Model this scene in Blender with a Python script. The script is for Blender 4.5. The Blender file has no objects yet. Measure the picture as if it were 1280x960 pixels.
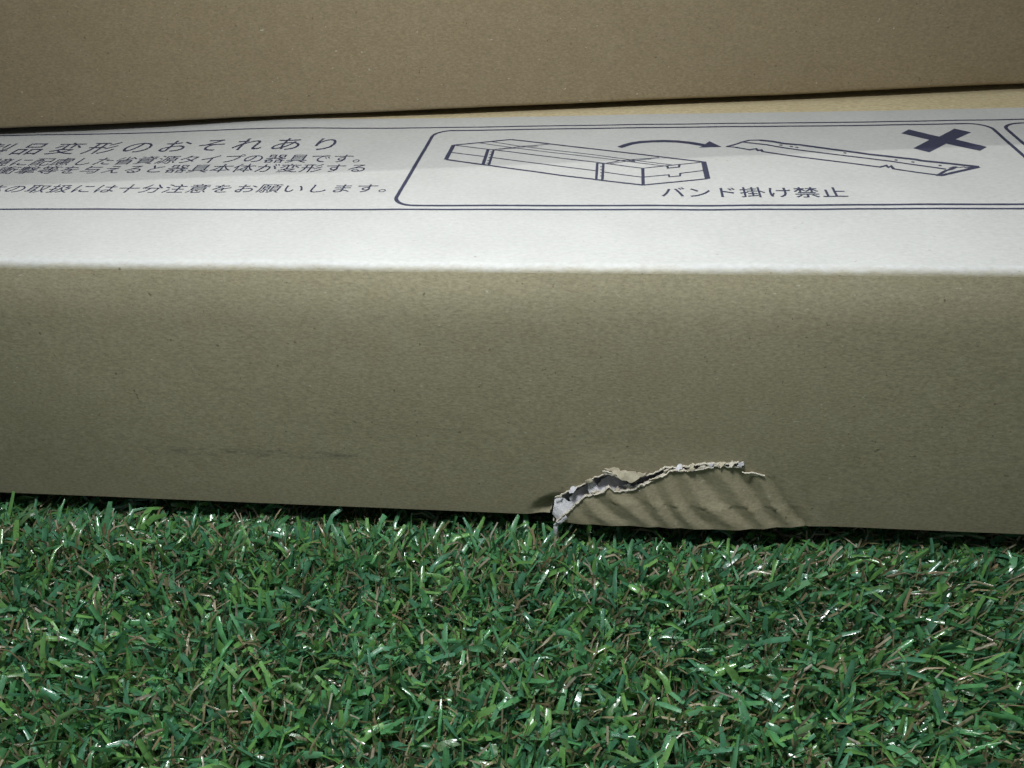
import bpy, bmesh, math, random
import numpy as np
from mathutils import Vector, Matrix, noise as mnoise
from mathutils.geometry import delaunay_2d_cdt

random.seed(7)
rng = np.random.default_rng(11)
scene = bpy.context.scene
col = scene.collection

# ------------------------------------------------------------------ camera
H = 0.09                                   # height of the lower carton
F = 1100.0                                 # focal length in pixels of the 1280 wide photo
PITCH, YAW, ROLL = math.radians(33.14), math.radians(-8.18), math.radians(-3.15)
CAM = Vector((0.0, -0.2201, H + 0.1069))
fw = Vector((math.sin(YAW) * math.cos(PITCH), math.cos(YAW) * math.cos(PITCH), -math.sin(PITCH)))
rt0 = Vector((math.cos(YAW), -math.sin(YAW), 0))
up0 = rt0.cross(fw)
RT = rt0 * math.cos(ROLL) + up0 * math.sin(ROLL)
UP = up0 * math.cos(ROLL) - rt0 * math.sin(ROLL)
cam_d = bpy.data.cameras.new('camera')
cam = bpy.data.objects.new('camera', cam_d)
col.objects.link(cam)
cam.matrix_world = Matrix(((RT.x, UP.x, -fw.x, CAM.x), (RT.y, UP.y, -fw.y, CAM.y), (RT.z, UP.z, -fw.z, CAM.z), (0, 0, 0, 1)))
cam_d.sensor_width = 36.0
cam_d.lens = F / 1280 * 36
cam_d.clip_start = 0.01
cam_d.clip_end = 60
scene.camera = cam

# ------------------------------------------------------------------ light
world = bpy.data.worlds.new('World')
scene.world = world
world.use_nodes = True
bg = world.node_tree.nodes['Background']
bg.inputs[0].default_value = (0.80, 0.93, 1.0, 1)
bg.inputs[1].default_value = 0.155


def tube(name, loc, target, watts, length, width, colour):
    d = bpy.data.lights.new(name, 'AREA')
    d.shape = 'RECTANGLE'
    d.size, d.size_y = length, width
    d.energy = watts
    d.color = colour
    o = bpy.data.objects.new(name, d)
    col.objects.link(o)
    o.location = loc
    o.rotation_euler = (Vector(target) - Vector(loc)).to_track_quat('-Z', 'Y').to_euler()
    return o


# lamp added low over the cartons for falloff, and a ceiling tube behind them
lamp = tube('added_near_lamp', (-0.045, -0.10, 0.34), (-0.04, -0.02, 0.03), 1.08, 0.06, 0.06, (0.95, 0.985, 1.0))
lamp.data.shape = 'DISK'
ct = tube('ceiling_or_glint_tube', (-0.15, 1.15, 2.35), (-0.15, 0.05, 0), 16, 1.2, 0.03, (1.0, 0.985, 0.95))
ct.rotation_euler = (Matrix.Rotation(0.1026, 3, 'Z') @ ct.rotation_euler.to_matrix()).to_euler()   # runs parallel to the upper carton
for x_, y_ in ((1.25, -0.35), (-1.35, -0.2)):  # extra unseen tubes, added for more glints on the grass blades
    o_ = tube('ceiling_or_glint_tube', (x_, y_, 2.35), (0, 0, 0), 6, 1.2, 0.03, (0.9, 0.96, 1.0))
    o_.rotation_euler = (Matrix.Rotation(0.1026, 3, 'Z') @ o_.rotation_euler.to_matrix()).to_euler()

scene.view_settings.view_transform = 'Standard'
scene.view_settings.look = 'None'
scene.view_settings.exposure = 0.0
scene.view_settings.gamma = 1.0
scene.view_settings.use_curve_mapping = False
scene.render.engine = 'CYCLES'
scene.cycles.use_denoising = True
scene.cycles.max_bounces = 8
scene.cycles.sample_clamp_indirect = 4.0


# ------------------------------------------------------------------ helpers
def ray(px, py):
    return (RT * ((px - 640) / F) + UP * ((480 - py) / F) + fw).normalized()


def hit_z(px, py, zfun):
    """pixel -> point of the lid surface z = zfun(x, y)"""
    d = ray(px, py)
    z = H
    for _ in range(6):
        t = (z - CAM.z) / d.z
        p = CAM + d * t
        z = zfun(p.x, p.y)
    return p


def hit_y(px, py, yfun=None):
    """pixel -> (x, z) on the front panel y = yfun(x, z)"""
    d = ray(px, py)
    y = 0.0
    for _ in range(8):
        p = CAM + d * ((y - CAM.y) / d.y)
        if yfun is None:
            break
        y = yfun(p.x, p.z)
    return (p.x, p.z)


def smooth(a, b, v):
    t = min(1.0, max(0.0, (v - a) / (b - a)))
    return t * t * (3 - 2 * t)


def N(x, y=0.0, z=0.0):
    return mnoise.noise(Vector((x, y, z)))


def mesh_obj(name, verts, faces, mat, parent=None, smooth_sh=True):
    me = bpy.data.meshes.new(name)
    me.from_pydata([tuple(v) for v in verts], [], faces)
    me.validate()
    if smooth_sh:
        me.polygons.foreach_set('use_smooth', [True] * len(me.polygons))
    mats = mat if isinstance(mat, (list, tuple)) else [mat]
    for m in mats:
        me.materials.append(m)
    o = bpy.data.objects.new(name, me)
    col.objects.link(o)
    if parent:
        o.parent = parent
    return o


def solid(o, th, rim=0, offset=-1):
    m = o.modifiers.new('thickness', 'SOLIDIFY')
    m.thickness = th
    m.offset = offset
    m.material_offset_rim = rim
    m.use_even_offset = False
    e = o.modifiers.new('crisp_rim', 'EDGE_SPLIT')
    e.split_angle = math.radians(62)
    return o


def thing(name, label, cat, loc=(0, 0, 0), rz=0.0, group=None):
    o = bpy.data.objects.new(name, None)
    o.empty_display_size = 0.05
    col.objects.link(o)
    o.location = loc
    o.rotation_euler = (0, 0, rz)
    o['label'] = label
    o['category'] = cat
    if group:
        o['group'] = group
    return o


def inside(p, poly):
    x, y = p
    c = False
    n = len(poly)
    for i in range(n):
        x1, y1 = poly[i]
        x2, y2 = poly[i - 1]
        if (y1 > y) != (y2 > y) and x < (x2 - x1) * (y - y1) / (y2 - y1) + x1:
            c = not c
    return c


def dense(pts, step, closed=False):
    out = []
    n = len(pts)
    for i in range(n if closed else n - 1):
        a = Vector(pts[i]); b = Vector(pts[(i + 1) % n])
        k = max(1, int(math.ceil((b - a).length / step)))
        for j in range(k):
            out.append(tuple(a.lerp(b, j / k)))
    if not closed:
        out.append(tuple(pts[-1]))
    return out


# ------------------------------------------------------------------ materials
class NT:
    def __init__(self, name):
        self.m = bpy.data.materials.new(name)
        self.m.use_nodes = True
        self.t = self.m.node_tree
        self.b = self.t.nodes['Principled BSDF']

    def n(self, typ, **kw):
        nd = self.t.nodes.new(typ)
        ins = kw.pop('ins', {})
        for k, v in kw.items():
            setattr(nd, k, v)
        for k, v in ins.items():
            s = nd.inputs[k]
            if isinstance(v, bpy.types.NodeSocket):
                self.t.links.new(v, s)
            else:
                s.default_value = v
        return nd

    def link(self, a, b):
        self.t.links.new(a, b)

    def coord(self, scale=(1, 1, 1)):
        c = self.n('ShaderNodeNewGeometry').outputs['Position']
        return self.n('ShaderNodeMapping', ins={'Vector': c, 'Scale': scale}).outputs[0]

    def noise(self, vec, scale, detail=3, rough=0.6):
        return self.n('ShaderNodeTexNoise', ins={'Vector': vec, 'Scale': scale, 'Detail': detail, 'Roughness': rough}).outputs[0]

    def ramp(self, fac, stops):
        r = self.n('ShaderNodeValToRGB', ins={'Fac': fac})
        e = r.color_ramp.elements
        while len(e) < len(stops):
            e.new(0.5)
        for el, (p, c) in zip(e, stops):
            el.position = p
            el.color = c if len(c) == 4 else (*c, 1)
        return r.outputs[0]

    def mix(self, fac, a, b, typ='MIX'):
        nd = self.n('ShaderNodeMix', data_type='RGBA', blend_type=typ)
        for s, v in ((nd.inputs[0], fac), (nd.inputs[6], a), (nd.inputs[7], b)):
            if isinstance(v, bpy.types.NodeSocket):
                self.link(v, s)
            else:
                s.default_value = v if not isinstance(v, tuple) or len(v) == 4 else (*v, 1)
        return nd.outputs[2]

    def math(self, op, a, b=0.0, clamp=False):
        nd = self.n('ShaderNodeMath', operation=op, use_clamp=clamp)
        for s, v in ((nd.inputs[0], a), (nd.inputs[1], b)):
            if isinstance(v, bpy.types.NodeSocket):
                self.link(v, s)
            else:
                s.default_value = v
        return nd.outputs[0]

    def bump(self, h, strength, dist):
        b = self.n('ShaderNodeBump', ins={'Height': h, 'Strength': strength, 'Distance': dist})
        self.link(b.outputs[0], self.b.inputs['Normal'])


G = lambda v: (v, v, v)


def kraft_colour(t, base, along):
    """fibre grain, mottling and flecks of kraft liner; `along` = per-axis scale of the fibre grain"""
    v = t.coord(along)
    fine = t.noise(v, 1.0, 4, 0.75)
    fine_c = t.ramp(fine, [(0.28, G(0.70)), (0.72, G(1.27))])
    p = t.coord((1, 1, 1))
    mott = t.noise(p, 130, 4, 0.65)
    mott_c = t.ramp(mott, [(0.3, (0.97, 0.95, 0.92)), (0.7, (1.03, 1.035, 1.05))])
    cloud = t.noise(p, 17, 3, 0.5)
    cloud_c = t.ramp(cloud, [(0.3, G(0.97)), (0.7, G(1.025))])
    c = t.mix(1.0, (*base, 1), fine_c, 'MULTIPLY')
    c = t.mix(1.0, c, mott_c, 'MULTIPLY')
    c = t.mix(1.0, c, cloud_c, 'MULTIPLY')
    # dark and pale flecks of fibre
    sp = t.noise(t.coord((1, 1, 1)), 620, 2, 0.5)
    c = t.mix(t.ramp(sp, [(0.715, G(0)), (0.755, G(0.62))]), c, (base[0] * 0.25, base[1] * 0.22, base[2] * 0.2))
    sp2 = t.noise(t.coord((1.0, 1.0, 1.9)), 480, 2, 0.5)
    c = t.mix(t.ramp(sp2, [(0.22, G(0.55)), (0.27, G(0))]), c, (0.62, 0.58, 0.48))
    # faint rubbed scuffs along the carton
    sc = t.noise(t.coord((14, 14, 170)), 1.0, 5, 0.7)
    c = t.mix(t.ramp(sc, [(0.66, G(0)), (0.74, G(0.16))]), c, (base[0] * 0.55, base[1] * 0.55, base[2] * 0.55))
    return c, fine


def kraft(name, base, along=(700, 1100, 1500), rough=0.62, spec=0.35, smudge=None):
    t = NT(name)
    c, fine = kraft_colour(t, base, along)
    if smudge:                                  # a row of small dirty rub marks
        (xa, za), (xb, zb) = smudge
        sx, sy, sz = t.n('ShaderNodeSeparateXYZ', ins={0: t.coord((1, 1, 1))}).outputs
        line = t.math('ADD', t.math('MULTIPLY', t.math('SUBTRACT', sx, xa), (zb - za) / (xb - xa)), za)
        off_ = t.math('ABSOLUTE', t.math('SUBTRACT', sz, line))
        band = t.math('SUBTRACT', 1.0, t.math('MULTIPLY', off_, 1 / 0.0022), clamp=True)
        run = t.math('MULTIPLY', t.math('GREATER_THAN', sx, xa), t.math('LESS_THAN', sx, xb))
        spot = t.ramp(t.noise(t.coord((150, 150, 420)), 1.0, 4, 0.7), [(0.44, G(0)), (0.60, G(0.6))])
        c = t.mix(t.math('MULTIPLY', t.math('MULTIPLY', band, run), spot), c, (0.07, 0.07, 0.065))
    t.link(c, t.b.inputs['Base Color'])
    t.b.inputs['Roughness'].default_value = rough
    t.b.inputs['Specular IOR Level'].default_value = spec
    # faint washboard of the flutes under the liner plus paper tooth
    px = t.n('ShaderNodeSeparateXYZ', ins={0: t.coord((1, 1, 1))}).outputs[0]
    wob = t.math('MULTIPLY', t.noise(t.coord((9, 9, 30)), 1.0, 2), 4.0)
    wash = t.math('SINE', t.math('ADD', t.math('MULTIPLY', px, 2 * math.pi / 0.0085), wob))
    soft = t.noise(t.coord((1, 1, 1)), 45, 2)
    h = t.math('ADD', t.math('MULTIPLY', wash, 0.05), t.math('ADD', t.math('MULTIPLY', fine, 0.3), t.math('MULTIPLY', soft, 0.5)))
    t.bump(h, 0.35, 0.0006)
    return t.m


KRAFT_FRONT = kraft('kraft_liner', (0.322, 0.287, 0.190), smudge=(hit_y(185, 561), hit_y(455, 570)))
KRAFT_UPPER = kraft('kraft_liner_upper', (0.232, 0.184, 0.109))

# lid of the lower carton: white printed ground on kraft, worn along the fold
WHITE_BACK_A = WHITE_BACK_B = 0.0     # filled below


def plain(name, base, rough=0.7, grain=0.25, scale=900, spec=0.3, bump=0.3):
    t = NT(name)
    nz = t.noise(t.coord((1, 1, 1)), scale, 4, 0.7)
    lo = tuple(c * (1 - grain) for c in base)
    hi = tuple(min(1, c * (1 + grain)) for c in base)
    t.link(t.ramp(nz, [(0.3, lo), (0.7, hi)]), t.b.inputs['Base Color'])
    t.b.inputs['Roughness'].default_value = rough
    t.b.inputs['Specular IOR Level'].default_value = spec
    if bump:
        t.bump(nz, bump, 0.0004)
    return t.m


TORN = plain('torn_paper_fibre', (0.62, 0.57, 0.47), 0.85, 0.3, 1400, 0.1, 0.8)
TORN_WHITE = plain('white_pulp', (0.62, 0.61, 0.63), 0.85, 0.15, 1200, 0.1, 0.8)
GREY_INNER = plain('grey_inner_liner', (0.50, 0.49, 0.53), 0.7, 0.18, 900, 0.2, 0.4)
PEELED = plain('peeled_kraft_liner', (0.47, 0.42, 0.31), 0.8, 0.15, 900, 0.15, 0.5)
INK = plain('navy_printing_ink', (0.037, 0.041, 0.080), 0.55, 0.45, 1500, 0.35, 0.0)

# ------------------------------------------------------------------ lower carton surfaces
LEN0, LEN1 = -0.62, 0.60
DEPTH = 0.26
R = 0.0030                              # fold radius
A0 = math.atan(0.282)                   # the panel meets the fold leaning back this much
TOPZ = H - R + R * math.sin(A0)
bump_c = None


def lid_z(x, y):
    """the lid of the lower carton: a little warped, humped under the upper carton"""
    z = H
    z += 0.0009 * math.exp(-((x - WX) / 0.035) ** 2) * smooth(0.05, 0.13, y)
    z -= 0.0002 * smooth(-0.14, -0.26, x) * smooth(0.05, 0.13, y)
    z += 0.00035 * N(x * 9, y * 11, 2.0) * smooth(0.0, 0.02, y)
    z += 0.00012 * N(x * 60, y * 60, 5.0) * smooth(0.0, 0.01, y)
    z += 0.0033 * smooth(0.165, 0.20, y) * smooth(0.26, 0.235, y)
    return z


WX = 0.0
_p = hit_z(340, 160, lambda x, y: H)
WX = _p.x


def front_y(x, z):
    """outer surface of the front panel (before the damage)"""
    y = -0.0007 * math.sin(math.pi * min(1, max(0, z / H)))
    y += 0.00045 * N(x * 13, z * 22, 7.0) * smooth(0, 0.01, z) * smooth(H, H - 0.01, z)
    y += 0.00010 * N(x * 70, z * 55, 3.0) * smooth(H, H - 0.01, z)
    y += 0.0021 * max(0.0, (z - (TOPZ - 0.0164)) / 0.0164) ** 2.2      # rolls back towards the fold
    return y


# white ground: back edge runs from (640,146) to (1280,134) in the photograph
wa = hit_z(660, 145.6, lid_z)
wb = hit_z(1270, 134.4, lid_z)
WB = (wb.y - wa.y) / (wb.x - wa.x)
WA = wa.y - WB * wa.x


def lid_material():
    t = NT('white_printed_lid')
    kc, fine = kraft_colour(t, (0.56, 0.47, 0.29), (420, 1000, 1500))
    kf, _ = kraft_colour(t, (0.365, 0.335, 0.245), (420, 900, 1500))
    nz = t.noise(t.coord((500, 800, 500)), 1.0, 4, 0.7)
    wc = t.ramp(nz, [(0.25, (0.450, 0.448, 0.428)), (0.75, (0.556, 0.554, 0.536))])
    cl = t.noise(t.coord((1, 1, 1)), 40, 3)
    wc = t.mix(1.0, wc, t.ramp(cl, [(0.3, G(0.95)), (0.7, G(1.03))]), 'MULTIPLY')
    sp = t.noise(t.coord((1, 1, 1)), 560, 2)
    wc = t.mix(t.ramp(sp, [(0.735, G(0)), (0.78, G(0.55))]), wc, (0.22, 0.19, 0.15))
    xyz = t.n('ShaderNodeSeparateXYZ', ins={0: t.coord((1, 1, 1))})
    x, y, z = xyz.outputs
    # front: printed up to the fold, rubbed away raggedly there
    wear = t.math('MULTIPLY', t.math('SUBTRACT', t.noise(t.coord((260, 500, 700)), 1.0, 5, 0.75), 0.5), 0.0022)
    wear2 = t.math('MULTIPLY', t.math('SUBTRACT', t.noise(t.coord((22, 22, 22)), 1.0, 2), 0.5), 0.0016)
    lo = t.math('SUBTRACT', z, H - 0.00125)
    e = t.math('ADD', t.math('ADD', lo, wear), wear2)
    e = t.math('MAXIMUM', e, t.math('SUBTRACT', y, 0.0048))
    front = t.math('MULTIPLY', t.math('ADD', e, 0.0007), 1 / 0.0015, clamp=True)
    # back: straight edge of the print
    yb = t.math('ADD', t.math('MULTIPLY', x, WB), WA)
    rag = t.math('MULTIPLY', t.math('SUBTRACT', t.noise(t.coord((400, 400, 400)), 1.0, 3), 0.5), 0.0006)
    back = t.math('MULTIPLY', t.math('ADD', t.math('SUBTRACT', yb, y), rag), 1 / 0.0005, clamp=True)
    fac = t.math('MULTIPLY', front, back)
    at_back = t.math('GREATER_THAN', y, 0.05)
    t.link(t.mix(fac, t.mix(at_back, kf, kc), wc), t.b.inputs['Base Color'])
    t.b.inputs['Roughness'].default_value = 0.6
    t.b.inputs['Specular IOR Level'].default_value = 0.3
    soft = t.noise(t.coord((1, 1, 1)), 60, 2)
    t.bump(t.math('ADD', t.math('MULTIPLY', nz, 0.2), soft), 0.3, 0.0005)
    return t.m


LID = lid_material()

lower = thing('cardboard_box', 'long white topped cardboard carton on the grass, torn along its lower front edge', 'box', (0, 0, 0))

# lid with the rounded front fold
xs = np.arange(LEN0, LEN1 + 1e-6, 0.004)
prof = []
for k in range(13):
    a = A0 + (math.pi / 2 - A0) * k / 12
    prof.append((R * math.cos(A0) - R * math.cos(a), H - R + R * math.sin(a)))
ys = [R + 0.0028 + 0.0025 * k for k in range(1, 23)] + list(np.arange(0.064, DEPTH + 1e-6, 0.005))
V, Fc = [], []
rows = len(prof) + len(ys)
for x in xs:
    wob = 0.0005 * N(x * 22, 4.4) + 0.00022 * N(x * 110, 1.4)
    for y, z in prof:
        k = (z - TOPZ) / (H - TOPZ)
        V.append((x, y + front_y(x, TOPZ), z + wob * k + (lid_z(x, y) - H) * k))
    for y in ys:
        V.append((x, y, lid_z(x, y) + wob * smooth(0.02, 0.004, y)))
for i in range(len(xs) - 1):
    for j in range(rows - 1):
        a = i * rows + j
        Fc.append((a, a + rows, a + rows + 1, a + 1))
lid = solid(mesh_obj('top_panel', V, Fc, LID, lower), 0.003)


# ------------------------------------------------------------------ torn front panel
def P(l):
    return [hit_y(*p) for p in l]


UPPER_RIM = [(684, 652), (688, 641), (692, 629), (696, 622), (704, 616), (713, 611), (724, 605.5), (735, 601), (741, 596), (748, 593),
             (755, 590), (764, 592), (776, 596), (786, 598.5), (798, 596.5), (811, 591), (820, 587.5), (828, 584), (838, 582.5), (852, 581),
             (866, 580), (880, 578.5), (896, 577.8), (910, 578), (922, 577.5), (929, 578.5)]
FLAP_RIM = [(929, 586), (922, 584), (915, 584.5), (907, 582.5), (896, 583), (886, 584), (878, 586.5), (867, 588.5), (855, 587.5), (846, 588.5),
            (838, 589.5), (826, 595), (816, 600), (809, 603.5), (801, 608), (795, 611), (782, 614.5), (770, 613.5), (761, 610), (750, 616.5),
            (739, 618.5), (729, 622.5), (722, 629.5), (714, 636), (706, 643), (699, 648), (692, 655)]
X0 = hit_y(690, 650)[0]
XR = hit_y(1000, 655)[0]
XM = hit_y(905, 620)[0]
ZT = hit_y(915, 583)[1]
CREASE = [hit_y(843, 624), hit_y(900, 628), hit_y(985, 633)]
PER = 0.0096
TPH = hit_y(846, 640)
TREF = TPH[0] + 0.81 * TPH[1]


def ridge(x, z):
    zc = CREASE[0][1] + (CREASE[2][1] - CREASE[0][1]) * (x - CREASE[0][0]) / (CREASE[2][0] - CREASE[0][0])
    s = x + (0.81 if z < zc else 0.55) * (z - zc) + 0.81 * zc
    t = (s - TREF) / PER + 0.35 * N(x * 60, z * 20, 9) + (0.07 if z > zc else 0)
    f = t - math.floor(t)
    tri = f / 0.55 if f < 0.55 else (1 - f) / 0.45
    k = 1 + 0.6 * N(math.floor(t) * 3.7, 0.3)
    c = 0.00035 * math.exp(-abs(z - zc) / 0.0009) * (1 if f > 0.5 else -0.4)
    return (tri - 0.6) * 0.0014 * k + c


def flap_d(x, z):
    """how far the torn piece stands out of the panel"""
    u = (x - X0) / (XR - X0)
    m = smooth(1.06, 0.58, u + 0.25 * (z / ZT - 0.3))
    top = smooth(ZT * 1.12, ZT * 0.75, z)
    body = 0.0040 * m * (0.40 + 0.60 * smooth(ZT, 0.0, z)) * (0.75 + 0.25 * smooth(0.0, 0.15, u))
    rd = ridge(x, z) * smooth(1.06, 0.90, u + 0.25 * (z / ZT - 0.3)) * (0.25 + 0.75 * smooth(0.08, 0.22, u)) * (0.35 + 0.65 * top) * (0.35 + 0.65 * smooth(0.0, 0.0035, z))
    return body + rd


def flap_y(x, z):
    return front_y(x, z) - max(-0.0012, flap_d(x, z))


def hit_flap(px, py):
    # damped fixed point on the crumpled surface
    d = ray(px, py)
    y = -0.002
    for _ in range(25):
        p = CAM + d * ((y - CAM.y) / d.y)
        y = 0.5 * y + 0.5 * (flap_y(p.x, max(0, p.z)))
    return (p.x, p.z)


def jag(pts, amp, seed):
    out = []
    for i, (x, z) in enumerate(dense(pts, 0.0007)):
        out.append((x + amp * N(i * 0.9, seed), z + amp * N(i * 0.8, seed + 5.5) + 0.5 * amp * N(i * 2.3, seed + 9)))
    return out


upper_rim = jag([hit_y(*p, front_y) for p in UPPER_RIM], 0.0007, 1.0)
flap_rim = jag([hit_flap(*p) for p in FLAP_RIM], 0.0007, 2.0)
upper_rim[0] = (upper_rim[0][0], -0.002)
flap_rim[-1] = (flap_rim[-1][0], max(0.0005, flap_rim[-1][1]))
opening = upper_rim + flap_rim + [(flap_rim[-1][0] + 0.0002, -0.002)]
right_edge = dense([hit_y(*p, front_y) for p in ((931, 589), (944, 592), (962, 596), (985, 625), (1006, 652))], 0.002)
right_edge.append((right_edge[-1][0] + 0.0005, -0.002))
flap_poly = flap_rim[::-1][::-1]
flap_poly = [(flap_rim[-1][0] + 0.0002, -0.002)] + flap_rim[::-1] + right_edge


RE0, RE1 = hit_y(962, 596, front_y), hit_y(1006, 652, front_y)


pts = []
for x in np.arange(LEN0 + 0.004, LEN1, 0.006):
    for z in list(np.arange(0.005, TOPZ - 0.02, 0.006)) + list(np.arange(TOPZ - 0.02, TOPZ - 0.001, 0.002)):
        if not (X0 - 0.02 < x < XR + 0.012 and z < ZT + 0.01):
            pts.append((x, z))
for x in np.arange(X0 - 0.02, XR + 0.012, 0.0009):
    for z in np.arange(0.0008, ZT + 0.01, 0.0009):
        pts.append((x + 0.0002 * N(x * 999, z * 777), z + 0.0003 * N(x * 777, z * 999, 4)))
top_z = TOPZ
outer = [(x, 0.0) for x in np.arange(LEN0, LEN1, 0.004)] + [(LEN1, z) for z in np.arange(0, top_z, 0.01)] + \
        [(x, top_z) for x in xs[::-1]] + [(LEN0, z) for z in np.arange(top_z, 0.0, -0.01)]
# the bottom edge near the tear needs close points
outer = [p for p in outer if not (p[1] == 0.0 and X0 - 0.02 < p[0] < XR + 0.012)]
bot = [(x, 0.0) for x in np.arange(X0 - 0.02, XR + 0.012, 0.0009)]
i0 = max(i for i, p in enumerate(outer) if p[1] == 0.0 and p[0] <= X0 - 0.02)
outer = outer[:i0 + 1] + bot + outer[i0 + 1:]

allv = [Vector(p) for p in outer + opening + right_edge + pts]
n0, n1, n2 = len(outer), len(opening), len(right_edge)
edges = [(i, (i + 1) % n0) for i in range(n0)]
edges += [(n0 + i, n0 + (i + 1) % n1) for i in range(n1)]
edges += [(n0 + n1 + i, n0 + n1 + i + 1) for i in range(n2 - 1)]
cv, ce, cf, _, _, _ = delaunay_2d_cdt(allv, edges, [], 0, 1e-6)
front_f, flap_f = [], []
for f in cf:
    c = (sum(cv[i].x for i in f) / len(f), sum(cv[i].y for i in f) / len(f))
    if c[1] < 0 or c[1] > top_z or c[0] < LEN0 or c[0] > LEN1 or inside(c, opening):
        continue
    (flap_f if inside(c, flap_poly) else front_f).append(tuple(f))
DENT = hit_y(684, 634)


def make_part(name, faces, yfun, mats, parent):
    used = sorted({i for f in faces for i in f})
    mp = {k: i for i, k in enumerate(used)}
    vs = []
    for k in used:
        x, z = cv[k]
        z = max(0.0, z)
        vs.append((x, yfun(x, z), z))
    fs = [tuple(mp[i] for i in f) for f in faces]
    # outward normal is -y
    a, b, c = (Vector(vs[i]) for i in fs[0][:3])
    if (b - a).cross(c - a).y > 0:
        fs = [f[::-1] for f in fs]
    return mesh_obj(name, vs, fs, mats, parent)


def front_dent(x, z):
    y = front_y(x, z)
    # pushed in beside the tear, and lifted a little along its upper lip
    y += 0.0034 * smooth(0.0075, 0.0, math.hypot((x - DENT[0] - 0.002) * 0.8, (z - DENT[1]) * 1.3 - 0.5 * (x - DENT[0])))
    u = (x - X0) / (XR - X0)
    if 0 < u < 0.85:
        y -= 0.0006 * smooth(ZT + 0.008, ZT - 0.006, z) * smooth(0, 0.2, u) * smooth(0.85, 0.6, u)
    # the flap's ridges run out into the panel beyond the tear
    if u > 0.6:
        (xa, za), (xb, zb) = RE0, RE1
        if x > xa + (xb - xa) * (z - za) / (zb - za) and z < za + 0.002:
            y -= max(-0.0012, flap_d(x, z)) * smooth(za + 0.002, za - 0.001, z)
    return y


front = make_part('front_panel', front_f, front_dent, [KRAFT_FRONT, TORN], lower)
solid(front, 0.0032, 1)
flap = make_part('torn_flap', flap_f, flap_y, [KRAFT_FRONT, TORN], lower)
flap['label'] = 'crumpled cardboard flap with slanting flute ridges'
solid(flap, 0.0013, 1)


def ribbon_xz(name, pts, yfun, width, mat, parent, lift=0.0003, side=1, seed=0.0):
    """ragged strip of torn paper fibre that follows a rim"""
    vs, fs = [], []
    n = len(pts)
    for i, (x, z) in enumerate(pts):
        a = pts[max(0, i - 2)]; b = pts[min(n - 1, i + 2)]
        t = Vector((b[0] - a[0], b[1] - a[1])).normalized()
        nx, nz = -t.y * side, t.x * side
        w = width(i / (n - 1)) * (0.25 + 2.6 * abs(N(i * 0.31, seed)) ** 1.3 + 1.6 * abs(N(i * 2.9, seed + 3)))
        for k, q in enumerate((-0.35, 0.25, 1.0)):
            xx, zz = x + nx * w * q, z + nz * w * q
            vs.append((xx, yfun(xx, max(0, zz)) - lift - 0.0004 * (k == 1) + 0.0005 * (k == 0), zz))
    for i in range(n - 1):
        for k in range(2):
            a = i * 3 + k
            fs.append((a, a + 3, a + 4, a + 1))
    return mesh_obj(name, vs, fs, mat, parent)


def w_upper(u):
    return 0.00018 + 0.00075 * smooth(0.55, 0.8, u) + 0.0002 * smooth(0.35, 0.15, u)


ribbon_xz('torn_edge', upper_rim[6:], front_dent, w_upper, TORN, front, 0.00025, -1, 3.0)
ribbon_xz('torn_edge', flap_rim[:-2], flap_y, lambda u: 0.00028 + 0.0003 * smooth(0.25, 0.0, u) + 0.00015 * smooth(0.6, 0.8, u), TORN, flap, 0.0002, -1, 8.0)


def shred(name, pix, depth, mat, parent, bulge=0.0, tilt=0.0, seed=1.0, step=0.0011, th=0.0004):
    """small torn piece of paper: outline on the front plane, set at its own depth, curled"""
    base = lambda x, z: depth
    poly = dense([hit_y(*p, base) for p in pix], 0.0008, True)
    poly = [(x + 0.0005 * N(i * 1.1, seed), z + 0.0005 * N(i * 1.3, seed + 4)) for i, (x, z) in enumerate(poly)]
    x0 = min(p[0] for p in poly); x1 = max(p[0] for p in poly)
    z0 = min(p[1] for p in poly); z1 = max(p[1] for p in poly)
    inn = [(x, z) for x in np.arange(x0, x1, step) for z in np.arange(z0, z1, step) if inside((x, z), poly)]
    v2, _, f2, _, _, _ = delaunay_2d_cdt([Vector(p) for p in poly + inn], [(i, (i + 1) % len(poly)) for i in range(len(poly))], [], 0, 1e-6)
    vs = []
    for v in v2:
        u = (v.x - x0) / (x1 - x0) - 0.5; w = (v.y - z0) / (z1 - z0) - 0.5
        y = depth - bulge * (1 - 2.5 * (u * u + w * w)) - tilt * w + 0.0009 * N(v.x * 320, v.y * 320, seed) + 0.0005 * N(v.x * 900, v.y * 900, seed)
        vs.append((v.x, y, v.y))
    fs = []
    for f in f2:
        c = (sum(v2[i].x for i in f) / 3, sum(v2[i].y for i in f) / 3)
        if inside(c, poly):
            fs.append(tuple(f)[::-1])
    o = mesh_obj(name, vs, fs, mat, parent)
    return solid(o, th)


# grey inner layer with its flutes, seen through the tear
V, Fc = [], []
gx = np.arange(X0 + 0.0015, XR - 0.005, 0.0009)
gz = np.arange(0.0005, ZT + 0.006, 0.0012)
for x in gx:
    for z in gz:
        t = (x + 0.5 * z) / 0.0062 + 0.3 * N(x * 90, z * 60)
        V.append((x, 0.0022 + 0.10 * z + 0.0011 * math.sin(2 * math.pi * t) + 0.0008 * N(x * 150, z * 150) + 0, z))
for i in range(len(gx) - 1):
    for j in range(len(gz) - 1):
        a = i * len(gz) + j
        Fc.append((a, a + len(gz), a + len(gz) + 1, a + 1))
mesh_obj('inner_liner', V, Fc, GREY_INNER, lower)
shred('paper_shred', [(692, 633), (694, 625), (700, 622), (711, 626), (723, 629), (717, 635), (709, 641), (704, 647), (697, 645), (692, 640)], -0.0003, TORN_WHITE, lower, 0.0016, -0.003, 1.0)
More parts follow.
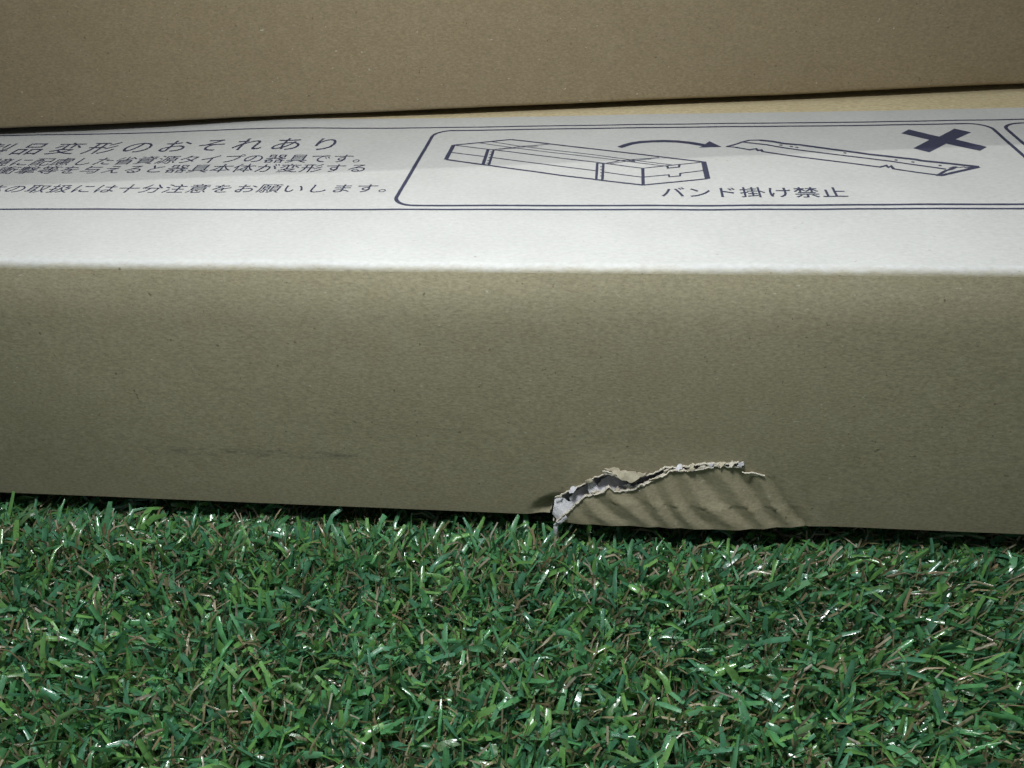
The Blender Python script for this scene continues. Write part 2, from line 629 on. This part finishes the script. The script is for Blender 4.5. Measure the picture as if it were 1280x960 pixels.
shred('paper_shred', [(734, 604), (740, 600.5), (746, 607), (753, 613), (746, 618), (738, 616)], 0.0003, TORN_WHITE, lower, 0.0006, -0.003, 2.0)
shred('paper_shred', [(741, 607), (757, 599), (770, 597), (784, 602), (780, 611), (768, 614), (752, 614)], 0.0014, GREY_INNER, lower, 0.0006, -0.004, 3.0)
shred('paper_shred', [(712, 619), (722, 612), (735, 607), (737, 616), (726, 623), (716, 625)], 0.0014, GREY_INNER, lower, 0.0006, -0.004, 4.0)
shred('paper_shred', [(776, 607), (786, 600), (791, 605), (797, 609), (786, 613)], 0.0006, TORN_WHITE, lower, 0.0004, 0.002, 5.0)
shred('peeled_liner', [(754, 587), (761, 585), (782, 588), (808, 591.5), (798, 596), (789, 599.5), (778, 596), (766, 591)], -0.0014, PEELED, front, 0.0006, -0.0022, 6.0)
shred('peeled_liner', [(754, 588.5), (757, 587.5), (770, 592.5), (785, 599), (782, 600), (767, 594)], -0.0016, TORN, front, 0.0002, 0.0005, 6.5)
shred('paper_shred', [(692, 655), (700, 648), (707, 642), (709, 645), (702, 651), (697, 657), (696, 664), (697.5, 671), (695, 671), (692.5, 663)], -0.0030, TORN_WHITE, flap, 0.0003, 0.001, 7.0, 0.0008)
shred('paper_shred', [(928, 588.5), (936, 588.5), (947, 591), (956, 593), (946, 594.5), (934, 592.5)], -0.0012, TORN, front, 0.0003, 0.0005, 8.0, 0.0008)

# crumbs and tufts of torn fibre along the lips
for q, (cx_, cy_) in enumerate(((699, 620), (716, 611), (737, 600), (744, 614), (757, 612), (771, 612), (786, 612), (799, 608), (818, 598),
                                (832, 587), (849, 584), (864, 583.5), (877, 582), (889, 580), (902, 580), (914, 580), (925, 580))):
    r_ = random.Random(q * 17 + 3)
    ring = []
    for k_ in range(9):
        a_ = 2 * math.pi * k_ / 9
        rr_ = r_.uniform(1.2, 4.2)
        ring.append((cx_ + 1.5 * rr_ * math.cos(a_), cy_ - 0.7 * rr_ * math.sin(a_) - 0.25 * 1.5 * rr_ * math.cos(a_)))
    shred('paper_crumb', ring, -0.0009 - r_.uniform(0, 0.0007), (TORN, TORN_WHITE, PEELED)[q % 3], front, 0.0004, r_.uniform(-0.0016, 0.0004), 20.0 + q, 0.0007)

# remaining sides of the lower carton
def slab(name, a, b, mat, parent):
    (x0, y0, z0), (x1, y1, z1) = a, b
    bm = bmesh.new()
    bmesh.ops.create_cube(bm, size=1)
    for v in bm.verts:
        v.co = (x0 + (v.co.x + .5) * (x1 - x0), y0 + (v.co.y + .5) * (y1 - y0), z0 + (v.co.z + .5) * (z1 - z0))
    bmesh.ops.bevel(bm, geom=bm.edges[:], offset=0.0008, segments=2, affect='EDGES')
    me = bpy.data.meshes.new(name)
    bm.to_mesh(me); bm.free()
    me.materials.append(mat)
    o = bpy.data.objects.new(name, me)
    col.objects.link(o)
    o.parent = parent
    return o


slab('bottom_panel', (LEN0 + 0.0005, 0.0034, 0.0002), (LEN1 - 0.0005, DEPTH - 0.0034, 0.0032), KRAFT_FRONT, lower)
slab('back_panel', (LEN0, DEPTH - 0.0032, 0), (LEN1, DEPTH, H - 0.0035), KRAFT_FRONT, lower)
slab('end_panel', (LEN0 + 0.0002, 0.0036, 0.0036), (LEN0 + 0.0034, DEPTH - 0.0036, H - 0.0045), KRAFT_FRONT, lower)
slab('end_panel', (LEN1 - 0.0034, 0.0036, 0.0036), (LEN1 - 0.0002, DEPTH - 0.0036, H - 0.0045), KRAFT_FRONT, lower)

# ------------------------------------------------------------------ printing on the lid
LIFT = 0.00007


def lid_pt(px, py):
    p = hit_z(px, py, lid_z)
    return (p.x, p.y)


def on_lid(x, y):
    return (x, y, lid_z(x, y) + LIFT)


MM = 0.00031                           # metres per horizontal photo pixel around the drawings


class Print:
    def __init__(self):
        self.v, self.f = [], []

    def line(self, pts, w, closed=False, plane=False, step=0.0025):
        p = pts if plane else [lid_pt(*q) for q in pts]
        p = dense(p, step, closed)
        n = len(p)
        base = len(self.v)
        hw = w / 2
        for i in range(n):
            a = Vector(p[i - 1]) if (closed or i) else None
            b = Vector(p[i])
            c = Vector(p[(i + 1) % n]) if (closed or i < n - 1) else None
            d1 = (b - a).normalized() if a is not None else (c - b).normalized()
            d2 = (c - b).normalized() if c is not None else d1
            t = (d1 + d2)
            t = t.normalized() if t.length > 1e-6 else d1
            m = Vector((-t.y, t.x)) * hw / max(0.55, t.dot(d1))
            rag = 1 + 0.10 * N(b.x * 700, b.y * 700)
            for s in (1, -1):
                q = b + m * s * rag
                self.v.append(on_lid(q.x, q.y))
        for i in range(n if closed else n - 1):
            a = base + 2 * i; c = base + 2 * ((i + 1) % n)
            self.f.append((a, a + 1, c + 1, c))

    def poly(self, pts):
        base = len(self.v)
        poly = dense([lid_pt(*q) for q in pts], 0.003, True)
        v2, _, f2, _, _, _ = delaunay_2d_cdt([Vector(q) for q in poly], [(i, (i + 1) % len(poly)) for i in range(len(poly))], [], 0, 1e-7)
        for q in v2:
            self.v.append(on_lid(q.x, q.y))
        for f in f2:
            c = (sum(v2[i].x for i in f) / 3, sum(v2[i].y for i in f) / 3)
            if inside(c, poly):
                self.f.append(tuple(base + i for i in f))

    def build(self, name):
        fs = []
        for f in self.f:
            a, b, c = (Vector(self.v[i]) for i in f[:3])
            fs.append(f if (b - a).cross(c - a).z > 0 else f[::-1])
        return mesh_obj(name, self.v, fs, INK, lid, False)


# frame lines that run the length of the lid
fr = Print()
yb = lid_pt(640, 262.0)[1]
fr.line([(-0.42, yb), (0.40, yb)], 0.0012, plane=True)
ya = lid_pt(500, 160.3); yc = lid_pt(1270, 149.4)
sl = (yc[1] - ya[1]) / (yc[0] - ya[0])
fr.line([(x, ya[1] + sl * (x - ya[0])) for x in (-0.42, 0.40)], 0.0012, plane=True)
fr.build('printed_frame_line')


def rounded(xl, xr, y0, yl, yr, r):
    """rounded rectangle whose top edge runs from yl to yr"""
    out = []
    for cx, cy, a0 in ((xl + r, y0 + r, 180), (xr - r, y0 + r, 270), (xr - r, yr - r, 0), (xl + r, yl - r, 90)):
        for k in range(9):
            a = math.radians(a0 + 90 * k / 8)
            out.append((cx + r * math.cos(a), cy + r * math.sin(a)))
    return out


pn = Print()
XL = np.mean([lid_pt(*q)[0] for q in ((541, 170.5), (516.6, 212), (496, 243.6))])
XRR = np.mean([lid_pt(*q)[0] for q in ((1241, 160), (1279, 195.4))])
y0 = lid_pt(740, 257.2)[1]
yl = lid_pt(570, 163.3)[1]; yr = lid_pt(1215, 154.5)[1]
pn.line(rounded(XL, XRR, y0, yl, yr, 0.0075), 0.0013, closed=True, plane=True, step=0.002)
pn.build('printed_panel_border')
pn = Print()
XN = np.mean([lid_pt(*q)[0] for q in ((1258.5, 160.4), (1279, 180.5))])
pn.line(rounded(XN, XN + 0.22, y0, yr, yr + sl * 0.2, 0.0075), 0.0013, closed=True, plane=True, step=0.002)
pn.build('printed_panel_border')

# the strapped carton
d = Print()
w = lambda p: p * MM * 0.86
A, B_, C, D, E_, F_, G_ = (567, 181.5), (557.5, 199.5), (639, 174.5), (880, 202.5), (884.5, 223.5), (804, 231.5), (803.5, 210.5)
d.line([A, B_], w(6)); d.line([A, C], w(4)); d.line([C, D], w(4)); d.line([(879.5, 202.2), E_], w(7))
d.line([E_, F_], w(3.6)); d.line([F_, (700, 219.2), B_], w(4)); d.line([A, G_], w(2.6)); d.line([G_, F_], w(4.2)); d.line([G_, D], w(2.4))
d.line([(563, 190.5), (605, 195.7)], w(2.5)); d.line([(615, 197), (744, 213.5)], w(2.5))
d.line([(754, 215), (803.5, 221.7)], w(2.5)); d.line([(804, 221.5), (836, 218.6), (836.6, 221.2), (850, 220), (850.3, 216.8), (881, 213)], w(2.5))
d.line([(834, 207.6), (835, 210.3), (848.7, 209), (849.2, 206.3)], w(3))
d.line([(610.3, 186.5), (604, 205.2)], w(4.6)); d.line([(617.3, 187), (611.3, 206)], w(3.6))
for x, y in ((615.5, 190), (614.7, 193.3), (613.5, 197), (612, 200.8), (611, 204)):
    d.line([(x - 2.8, y), (x + 0.6, y + .3)], w(3))
d.line([(746.6, 204), (745.4, 224)], w(3.4)); d.line([(754.2, 205), (753, 224.6)], w(3.4)); d.line([(610, 186.8), (618, 187.2)], w(2)); d.line([(746, 203.8), (755, 204.8)], w(2.4))
for y in (208.5, 212.3, 216, 220):
    d.line([(750.3, y), (754, y + .3)], w(2.6))
d.line([(598, 178.6), (640.6, 184.7), (730, 195.2), (834, 208)], w(2)); d.line([(613.5, 177), (648, 182.6), (730, 192.1), (782, 199), (842, 206.6)], w(2))
d.line([(618, 187.2), (626.5, 185.8), (640.6, 184.7), (652, 182.8), (666, 182.2), (686, 180.4)], w(2.2))
d.line([(622, 188), (630, 186.4), (643, 185.6), (656, 183.9), (672, 182.7)], w(1.5))
d.line([(755, 204.7), (769, 202.2), (775, 200.9), (797, 199), (812, 198.2), (824, 197.2)], w(2.4))
d.line([(762, 204.9), (785, 201.4), (797, 200.4), (814, 198.9)], w(1.6))
d.line([(786, 200.9), (794, 201.9)], w(3))
d.build('printed_carton_drawing')

# curved arrow
d = Print()
d.line([(774.5, 184.3), (782, 181.6), (790, 179.4), (800, 177.8), (815, 176.8), (830, 176.5), (846, 177.0), (862, 178.6), (880, 181.6)], w(9.5))
d.poly([(886.7, 176.6), (902, 183.8), (873.5, 184.6), (879, 182.2)])
d.build('printed_arrow')

# cross
d = Print()
d.poly([(1126.6, 166.7), (1136, 161.9), (1174, 171), (1193, 160.9), (1213.8, 165.5), (1194.4, 174.3), (1233.8, 183.8), (1225, 188.6),
        (1182.7, 179.7), (1161.6, 190.6), (1141.6, 185.5), (1161.6, 175)])
d.build('printed_cross')

# the bent lamp body
d = Print()
d.line([(908, 183.4), (918, 181), (928, 177.6), (937, 175.4), (951, 175.2)], w(4))
d.line([(950, 175.4), (966, 177), (980, 179.6), (1000, 181.2), (1060, 189.3), (1088, 193.2), (1110, 195.6), (1144, 199.4), (1152, 201), (1187, 204.6), (1223.8, 208.7)], w(6.5))
d.line([(908, 183.4), (918, 184), (937, 187.4), (945, 186), (947.5, 188.3), (951.5, 187.5), (953, 189.5), (1000, 196.4), (1060, 203.8), (1100, 209),
        (1107.8, 207), (1110.6, 209.4), (1114, 207.6), (1117, 211.2), (1147, 215.7), (1172.5, 219)], w(4))
d.line([(1170, 219), (1177, 219.3), (1200, 214), (1223.8, 208.7)], w(5.5))
d.line([(928, 177.8), (958, 181), (980, 184.9), (1000, 187.8), (1060, 195.2), (1113.5, 201.7), (1150, 207), (1182.4, 211.6)], w(4))
d.line([(1173, 218.6), (1182.4, 213.4), (1189.4, 211.6), (1196, 208.4)], w(4))
d.line([(1186, 210.6), (1192, 208.5), (1200, 209.5), (1205, 208.6), (1208, 210.2)], w(2)); d.line([(1189, 209), (1194, 211)], w(2)); d.line([(1207.7, 209.8), (1219, 208.9)], w(3))
for x, y in ((976, 181.5), (989, 183.2), (996, 184.4), (1056, 191.3), (1120, 200.2), (1141, 202.7), (1175, 207)):
    d.line([(x - 1.8, y - .2), (x + 2, y + .2)], w(4))
d.build('printed_lamp_drawing')

# lettering: every character set at its own place on the lid
GLY = {}


def glyph(ch, weight):
    if (ch, weight) in GLY:
        return GLY[(ch, weight)]
    c = bpy.data.curves.new('glyph', 'FONT')
    c.body = ch
    c.size = 1.0
    c.resolution_u = 3
    c.offset = weight
    o = bpy.data.objects.new('glyph', c)
    col.objects.link(o)
    bpy.context.view_layer.update()
    me = o.evaluated_get(bpy.context.evaluated_depsgraph_get()).to_mesh()
    r = ([(v.co.x, v.co.y) for v in me.vertices], [tuple(p.vertices) for p in me.polygons])
    bpy.data.objects.remove(o)
    bpy.data.curves.remove(c)
    GLY[(ch, weight)] = r
    return r


# the em box of the fallback font, from a full square character
gv, _ = glyph('国', 0.0)
EM = (max(v[0] for v in gv) - min(v[0] for v in gv)) / 0.83
ECX = (max(v[0] for v in gv) + min(v[0] for v in gv)) / 2
ECY = (max(v[1] for v in gv) + min(v[1] for v in gv)) / 2


def lettering(text, first, last, height_px, width_k, weight, skip_last=None):
    """first / last: photo pixels of the centres of the first and last character; height_px of a square glyph in the photo"""
    d = Print()
    n = len(text)
    a, b = Vector(lid_pt(*first)), Vector(lid_pt(*last))
    mid = ((first[0] + last[0]) / 2, (first[1] + last[1]) / 2)
    hy = lid_pt(mid[0], mid[1] - height_px / 2)[1] - lid_pt(mid[0], mid[1] + height_px / 2)[1]
    adv = (b - a).length / (n - 1)
    sy = hy / (0.87 * EM)
    sx = adv * width_k / EM
    for i, ch in enumerate(text):
        c = a.lerp(b, i / (n - 1))
        gv, gf = glyph(ch, weight)
        base = len(d.v)
        for x, y in gv:
            d.v.append(on_lid(c.x + (x - ECX) * sx, c.y + (y - ECY) * sy))
        d.f += [tuple(base + k for k in f) for f in gf]
    return d.build('printed_lettering')


lettering('製品変形のおそれあり', (-5.5, 187), (407, 180.5), 13.6, 0.86, 0.0)
lettering('境に配慮した省資源タイプの器具です。', (1.5, 203.2), (456, 198.3), 9.4, 1.0, 0.0)
lettering('衝撃等を与えると器具本体が変形する', (8.5, 213.2), (447, 210.4), 9.4, 1.0, 0.0)
lettering('体の取扱には十分注意をお願いします。', (-8, 236.5), (489, 235.3), 10.0, 0.98, 0.0)
lettering('バンド掛け禁止', (841, 240.6), (1042.5, 240.8), 11.6, 0.98, 0.007)

# ------------------------------------------------------------------ upper carton
GAP = 0.0032
ZU = H + GAP
HU = 0.13
ua = CAM + ray(20, 160.5) * ((ZU - CAM.z) / ray(20, 160.5).z)
ub = CAM + ray(1260, 106.5) * ((ZU - CAM.z) / ray(1260, 106.5).z)
ang = math.atan2(ub.y - ua.y, ub.x - ua.x)
upper = thing('cardboard_box', 'plain brown kraft cardboard carton stacked on top of the white topped one', 'box', (ua.x, ua.y, ZU), ang)
UL0, UL1, UD = -0.42, 0.78, 0.21


def upper_front(s, z):
    return -0.0006 * math.sin(math.pi * z / HU) + 0.0005 * N(s * 11, z * 18, 21.0)


xs2 = np.arange(UL0, UL1, 0.005)
pr = []
for k in range(7):
    a = math.pi / 2 * k / 6
    pr.append((0.0016 - 0.0016 * math.sin(a), 0.0016 - 0.0016 * math.cos(a)))
zz = list(np.arange(0.004, HU - 0.004, 0.006))
pr2 = []
for k in range(7):
    a = math.pi / 2 * k / 6
    pr2.append((0.0022 - 0.0022 * math.cos(a), HU - 0.0022 + 0.0022 * math.sin(a)))
rows_ = [(0.006, 0.0)] + pr + [(0.0, z) for z in zz] + pr2
V, Fc = [], []
for s in xs2:
    wv = 0.0004 * N(s * 14, 31.0) + 0.00015 * N(s * 70, 35.0)
    for y, z in rows_:
        V.append((s, y + upper_front(s, z) * smooth(0, 0.004, z), z + wv * smooth(0.03, 0.0, z)))
nr = len(rows_)
for i in range(len(xs2) - 1):
    for j in range(nr - 1):
        a = i * nr + j
        Fc.append((a, a + nr, a + nr + 1, a + 1))
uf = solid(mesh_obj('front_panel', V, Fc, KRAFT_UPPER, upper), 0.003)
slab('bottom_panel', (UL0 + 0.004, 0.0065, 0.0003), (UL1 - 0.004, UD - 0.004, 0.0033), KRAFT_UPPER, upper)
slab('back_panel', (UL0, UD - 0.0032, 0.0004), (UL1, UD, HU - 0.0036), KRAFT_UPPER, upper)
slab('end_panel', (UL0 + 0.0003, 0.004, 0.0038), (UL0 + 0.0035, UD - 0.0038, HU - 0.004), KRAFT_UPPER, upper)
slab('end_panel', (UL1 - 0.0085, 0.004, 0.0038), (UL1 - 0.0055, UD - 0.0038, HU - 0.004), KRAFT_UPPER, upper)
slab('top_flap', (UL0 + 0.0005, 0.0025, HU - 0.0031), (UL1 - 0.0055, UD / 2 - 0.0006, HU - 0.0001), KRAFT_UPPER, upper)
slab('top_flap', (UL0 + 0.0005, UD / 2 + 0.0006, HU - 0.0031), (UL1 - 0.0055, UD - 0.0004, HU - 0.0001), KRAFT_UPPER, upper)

# ------------------------------------------------------------------ artificial turf
ZB = -0.021                              # backing below the pile


def turf_material():
    t = NT('plastic_grass_blade')
    at = t.n('ShaderNodeAttribute', attribute_name='tint')
    nz = t.noise(t.coord((1, 1, 1)), 420, 3)
    c = t.mix(1.0, at.outputs['Color'], t.ramp(nz, [(0.3, G(0.78)), (0.7, G(1.2))]), 'MULTIPLY')
    t.link(c, t.b.inputs['Base Color'])
    t.b.inputs['Roughness'].default_value = 0.36
    t.b.inputs['Specular IOR Level'].default_value = 1.0
    rr = t.ramp(t.noise(t.coord((1, 1, 1)), 300, 2), [(0.3, G(0.12)), (0.7, G(0.36))])
    t.link(rr, t.b.inputs['Roughness'])
    t.bump(t.noise(t.coord((1, 1, 1)), 500, 2), 0.3, 0.0005)
    tr = t.n('ShaderNodeBsdfTranslucent', ins={'Color': c})
    mx = t.n('ShaderNodeMixShader', ins={0: 0.22, 1: t.b.outputs[0], 2: tr.outputs[0]})
    t.link(mx.outputs[0], t.t.nodes['Material Output'].inputs[0])
    return t.m


BLADE = turf_material()
BACK = plain('turf_backing', (0.018, 0.028, 0.014), 0.9, 0.5, 500, 0.1, 0.5)

g = mesh_obj('ground', [(-1.6, -1.2, ZB), (1.6, -1.2, ZB), (1.6, 1.6, ZB), (-1.6, 1.6, ZB)], [(0, 1, 2, 3)], BACK)
g['kind'] = 'structure'

GREENS = np.array([(0.082, 0.258, 0.096), (0.138, 0.318, 0.084), (0.072, 0.222, 0.120), (0.098, 0.270, 0.128), (0.160, 0.340, 0.096), (0.100, 0.205, 0.074)])
BROWNS = np.array([(0.24, 0.215, 0.12), (0.37, 0.325, 0.225), (0.20, 0.21, 0.095), (0.28, 0.21, 0.12), (0.46, 0.42, 0.33)])
XF0, XF1 = X0 - 0.002, XR - 0.002


def pile(x0, x1, y0, y1, spacing, per, kind, segs, wscale=1.0):
    nx, ny = int((x1 - x0) / spacing), int((y1 - y0) / spacing)
    gx_, gy_ = np.meshgrid(np.arange(nx), np.arange(ny))
    cx = x0 + (gx_.ravel() + rng.uniform(-.5, .5, nx * ny)) * spacing
    cy = y0 + (gy_.ravel() + rng.uniform(-.5, .5, nx * ny)) * spacing
    cx = np.repeat(cx, per); cy = np.repeat(cy, per)
    n = len(cx)
    bx = cx + rng.normal(0, spacing * 0.28, n); by = cy + rng.normal(0, spacing * 0.28, n)
    heading = np.repeat(rng.uniform(0, 2 * np.pi, nx * ny), per) + rng.normal(0, 1.1, n)
    # combed a little: right half leans towards down-right
    lean = 0.9 * np.exp(-((cx - 0.12) / 0.10) ** 2) + 0.25
    s = np.linspace(0, 1, segs + 1)
    if kind == 'green':
        L = rng.uniform(0.011, 0.023, n)
        th0 = np.abs(rng.normal(0.38, 0.28, n)); th1 = th0 + np.abs(rng.normal(1.25, 0.75, n))
        W = rng.normal(0.00145, 0.0004, n).clip(0.0007, 0.0025) * wscale
        twist = rng.normal(0, 1.5, n); kap = rng.normal(0, 0.9, n)
        top = rng.normal(-0.0013, 0.0021, n).clip(-0.008, 0.0035)
        colr = GREENS[rng.choice(len(GREENS), n, p=[.27, .2, .2, .16, .07, .1])] * rng.uniform(0.8, 1.2, (n, 1))
    else:
        L = rng.uniform(0.010, 0.021, n)
        th0 = np.abs(rng.normal(0.5, 0.35, n)); th1 = th0 + rng.normal(1.0, 0.8, n)
        W = rng.uniform(0.0004, 0.0009, n) * wscale
        twist = rng.normal(0, 3.0, n); kap = rng.normal(0, 1.6, n)
        top = rng.normal(-0.0012, 0.0024, n).clip(-0.010, 0.0032)
        colr = BROWNS[rng.choice(len(BROWNS), n, p=[.3, .25, .2, .17, .08])] * rng.uniform(0.75, 1.2, (n, 1))
    # centre line
    th = th0[:, None] + (th1 - th0)[:, None] * s[None, :] ** 1.3
    if kind != 'green':
        th = th + 0.4 * np.sin(s[None, :] * rng.uniform(3, 9, n)[:, None] + rng.uniform(0, 6, n)[:, None])
    hd = heading[:, None] + kap[:, None] * s[None, :]
    ds = L[:, None] / segs
    dx = np.sin(th) * np.cos(hd) * ds + (lean[:, None] * 0.35 * ds) * s
    dy = np.sin(th) * np.sin(hd) * ds - (lean[:, None] * 0.22 * ds) * s
    dz = np.cos(th) * ds
    z0_ = np.zeros((n, 1))
    px_ = bx[:, None] + np.concatenate([z0_, np.cumsum(dx[:, 1:], 1)], 1)
    py_ = by[:, None] + np.concatenate([z0_, np.cumsum(dy[:, 1:], 1)], 1)
    pz_ = np.concatenate([z0_, np.cumsum(dz[:, 1:], 1)], 1)
    # the pile is worn to one height: fit each apex to it
    und = 0.0018 * np.array([N(a * 40, b * 40, 3.3) for a, b in zip(bx, by)])
    apex = pz_.max(1)
    hgt = (top + und - ZB)
    # close to the carton the pile is pushed down
    edge = -0.0095 * np.clip((by + 0.014) / 0.009, 0, 1)
    edge = np.where((bx > XF0) & (bx < XF1), -0.0095 * np.clip((by + 0.017) / 0.009, 0, 1), edge)
    hgt = hgt + edge
    sc = (hgt / np.maximum(apex, 1e-4)).clip(0.3, 1.7)
    pz_ = ZB + pz_ * sc[:, None]
    ctr = np.stack([px_, py_, pz_], 2)
    tan = np.gradient(ctr, axis=1)
    tan /= np.linalg.norm(tan, axis=2, keepdims=True) + 1e-12
    # ribbon side vector: across the heading, then twisted
    hs = np.stack([-np.sin(hd), np.cos(hd), np.zeros_like(hd)], 2)
    hs -= (hs * tan).sum(2, keepdims=True) * tan
    hs /= np.linalg.norm(hs, axis=2, keepdims=True) + 1e-12
    nr_ = np.cross(tan, hs)
    tw = (rng.normal(0, 0.35, n)[:, None] + twist[:, None] * s[None, :])[..., None]
    side = hs * np.cos(tw) + nr_ * np.sin(tw)
    nor = -hs * np.sin(tw) + nr_ * np.cos(tw)
    prof_w = np.ones(segs + 1); prof_w[0] = 0.8; prof_w[-1] = 0.72 if kind == 'green' else 0.8
    hw = (W[:, None] * prof_w[None, :] / 2)[..., None]
    cup = rng.uniform(-0.75, 0.75, n)[:, None, None] * hw
    rows3 = np.stack([ctr - side * hw, ctr + nor * cup, ctr + side * hw], 2)   # n, segs+1, 3, 3
    v = rows3.reshape(n, -1, 3)
    # nothing pokes into the carton: press it down under the base, keep it off the front
    vx, vy, vz = v[..., 0], v[..., 1], v[..., 2]
    front_lim = np.where((vx > XF0) & (vx < XF1), -0.0048, -0.0012)
    und_ = vy > front_lim
    vz[und_] = np.minimum(vz[und_], -0.0012 - 0.0025 * rng.uniform(0, 1, und_.sum()))
    q = []
    for i in range(segs):
        for k in range(2):
            a = i * 3 + k
            q.append((a, a + 3, a + 4, a + 1))
    q = np.array(q)
    m = 3 * (segs + 1)
    faces = (q[None] + (np.arange(n) * m)[:, None, None]).reshape(-1, 4)
    cols = np.repeat(colr, m, 0)
    return v.reshape(-1, 3), faces, cols


parts = [
    pile(-0.27, 0.21, -0.14, 0.022, 0.0038, 13, 'green', 5),
    pile(-0.27, 0.21, -0.14, 0.022, 0.0038, 10, 'brown', 5),
]
for a0, a1, b0, b1 in ((-0.62, -0.27, -0.30, 0.022), (0.21, 0.60, -0.30, 0.022), (-0.27, 0.21, -0.32, -0.14)):
    parts.append(pile(a0, a1, b0, b1, 0.0065, 9, 'green', 3, 1.5))
    parts.append(pile(a0, a1, b0, b1, 0.0065, 4, 'brown', 4, 1.4))
parts.append(pile(-0.62, 0.60, 0.022, 0.25, 0.014, 5, 'green', 3, 1.6))
off = 0
VV, FF, CC = [], [], []
for v, f, c in parts:
    VV.append(v); FF.append(f + off); CC.append(c); off += len(v)
VV = np.concatenate(VV).astype(np.float32); FF = np.concatenate(FF).astype(np.int32); CC = np.concatenate(CC).astype(np.float32)
me = bpy.data.meshes.new('artificial_grass')
me.vertices.add(len(VV)); me.vertices.foreach_set('co', VV.ravel())
me.loops.add(FF.size); me.loops.foreach_set('vertex_index', FF.ravel())
me.polygons.add(len(FF))
me.polygons.foreach_set('loop_start', np.arange(0, FF.size, 4, dtype=np.int32))
me.polygons.foreach_set('loop_total', np.full(len(FF), 4, dtype=np.int32))
me.polygons.foreach_set('use_smooth', np.ones(len(FF), dtype=bool))
at = me.color_attributes.new('tint', 'FLOAT_COLOR', 'POINT')
at.data.foreach_set('color', np.concatenate([CC, np.ones((len(CC), 1), np.float32)], 1).ravel())
me.update(calc_edges=True)
me.materials.append(BLADE)
go = bpy.data.objects.new('artificial_grass', me)
col.objects.link(go)
go['kind'] = 'stuff'
go['label'] = 'short green artificial grass with curly brown thatch in front of the cartons'
go['category'] = 'artificial grass'
print('tris', 2 * len(FF))
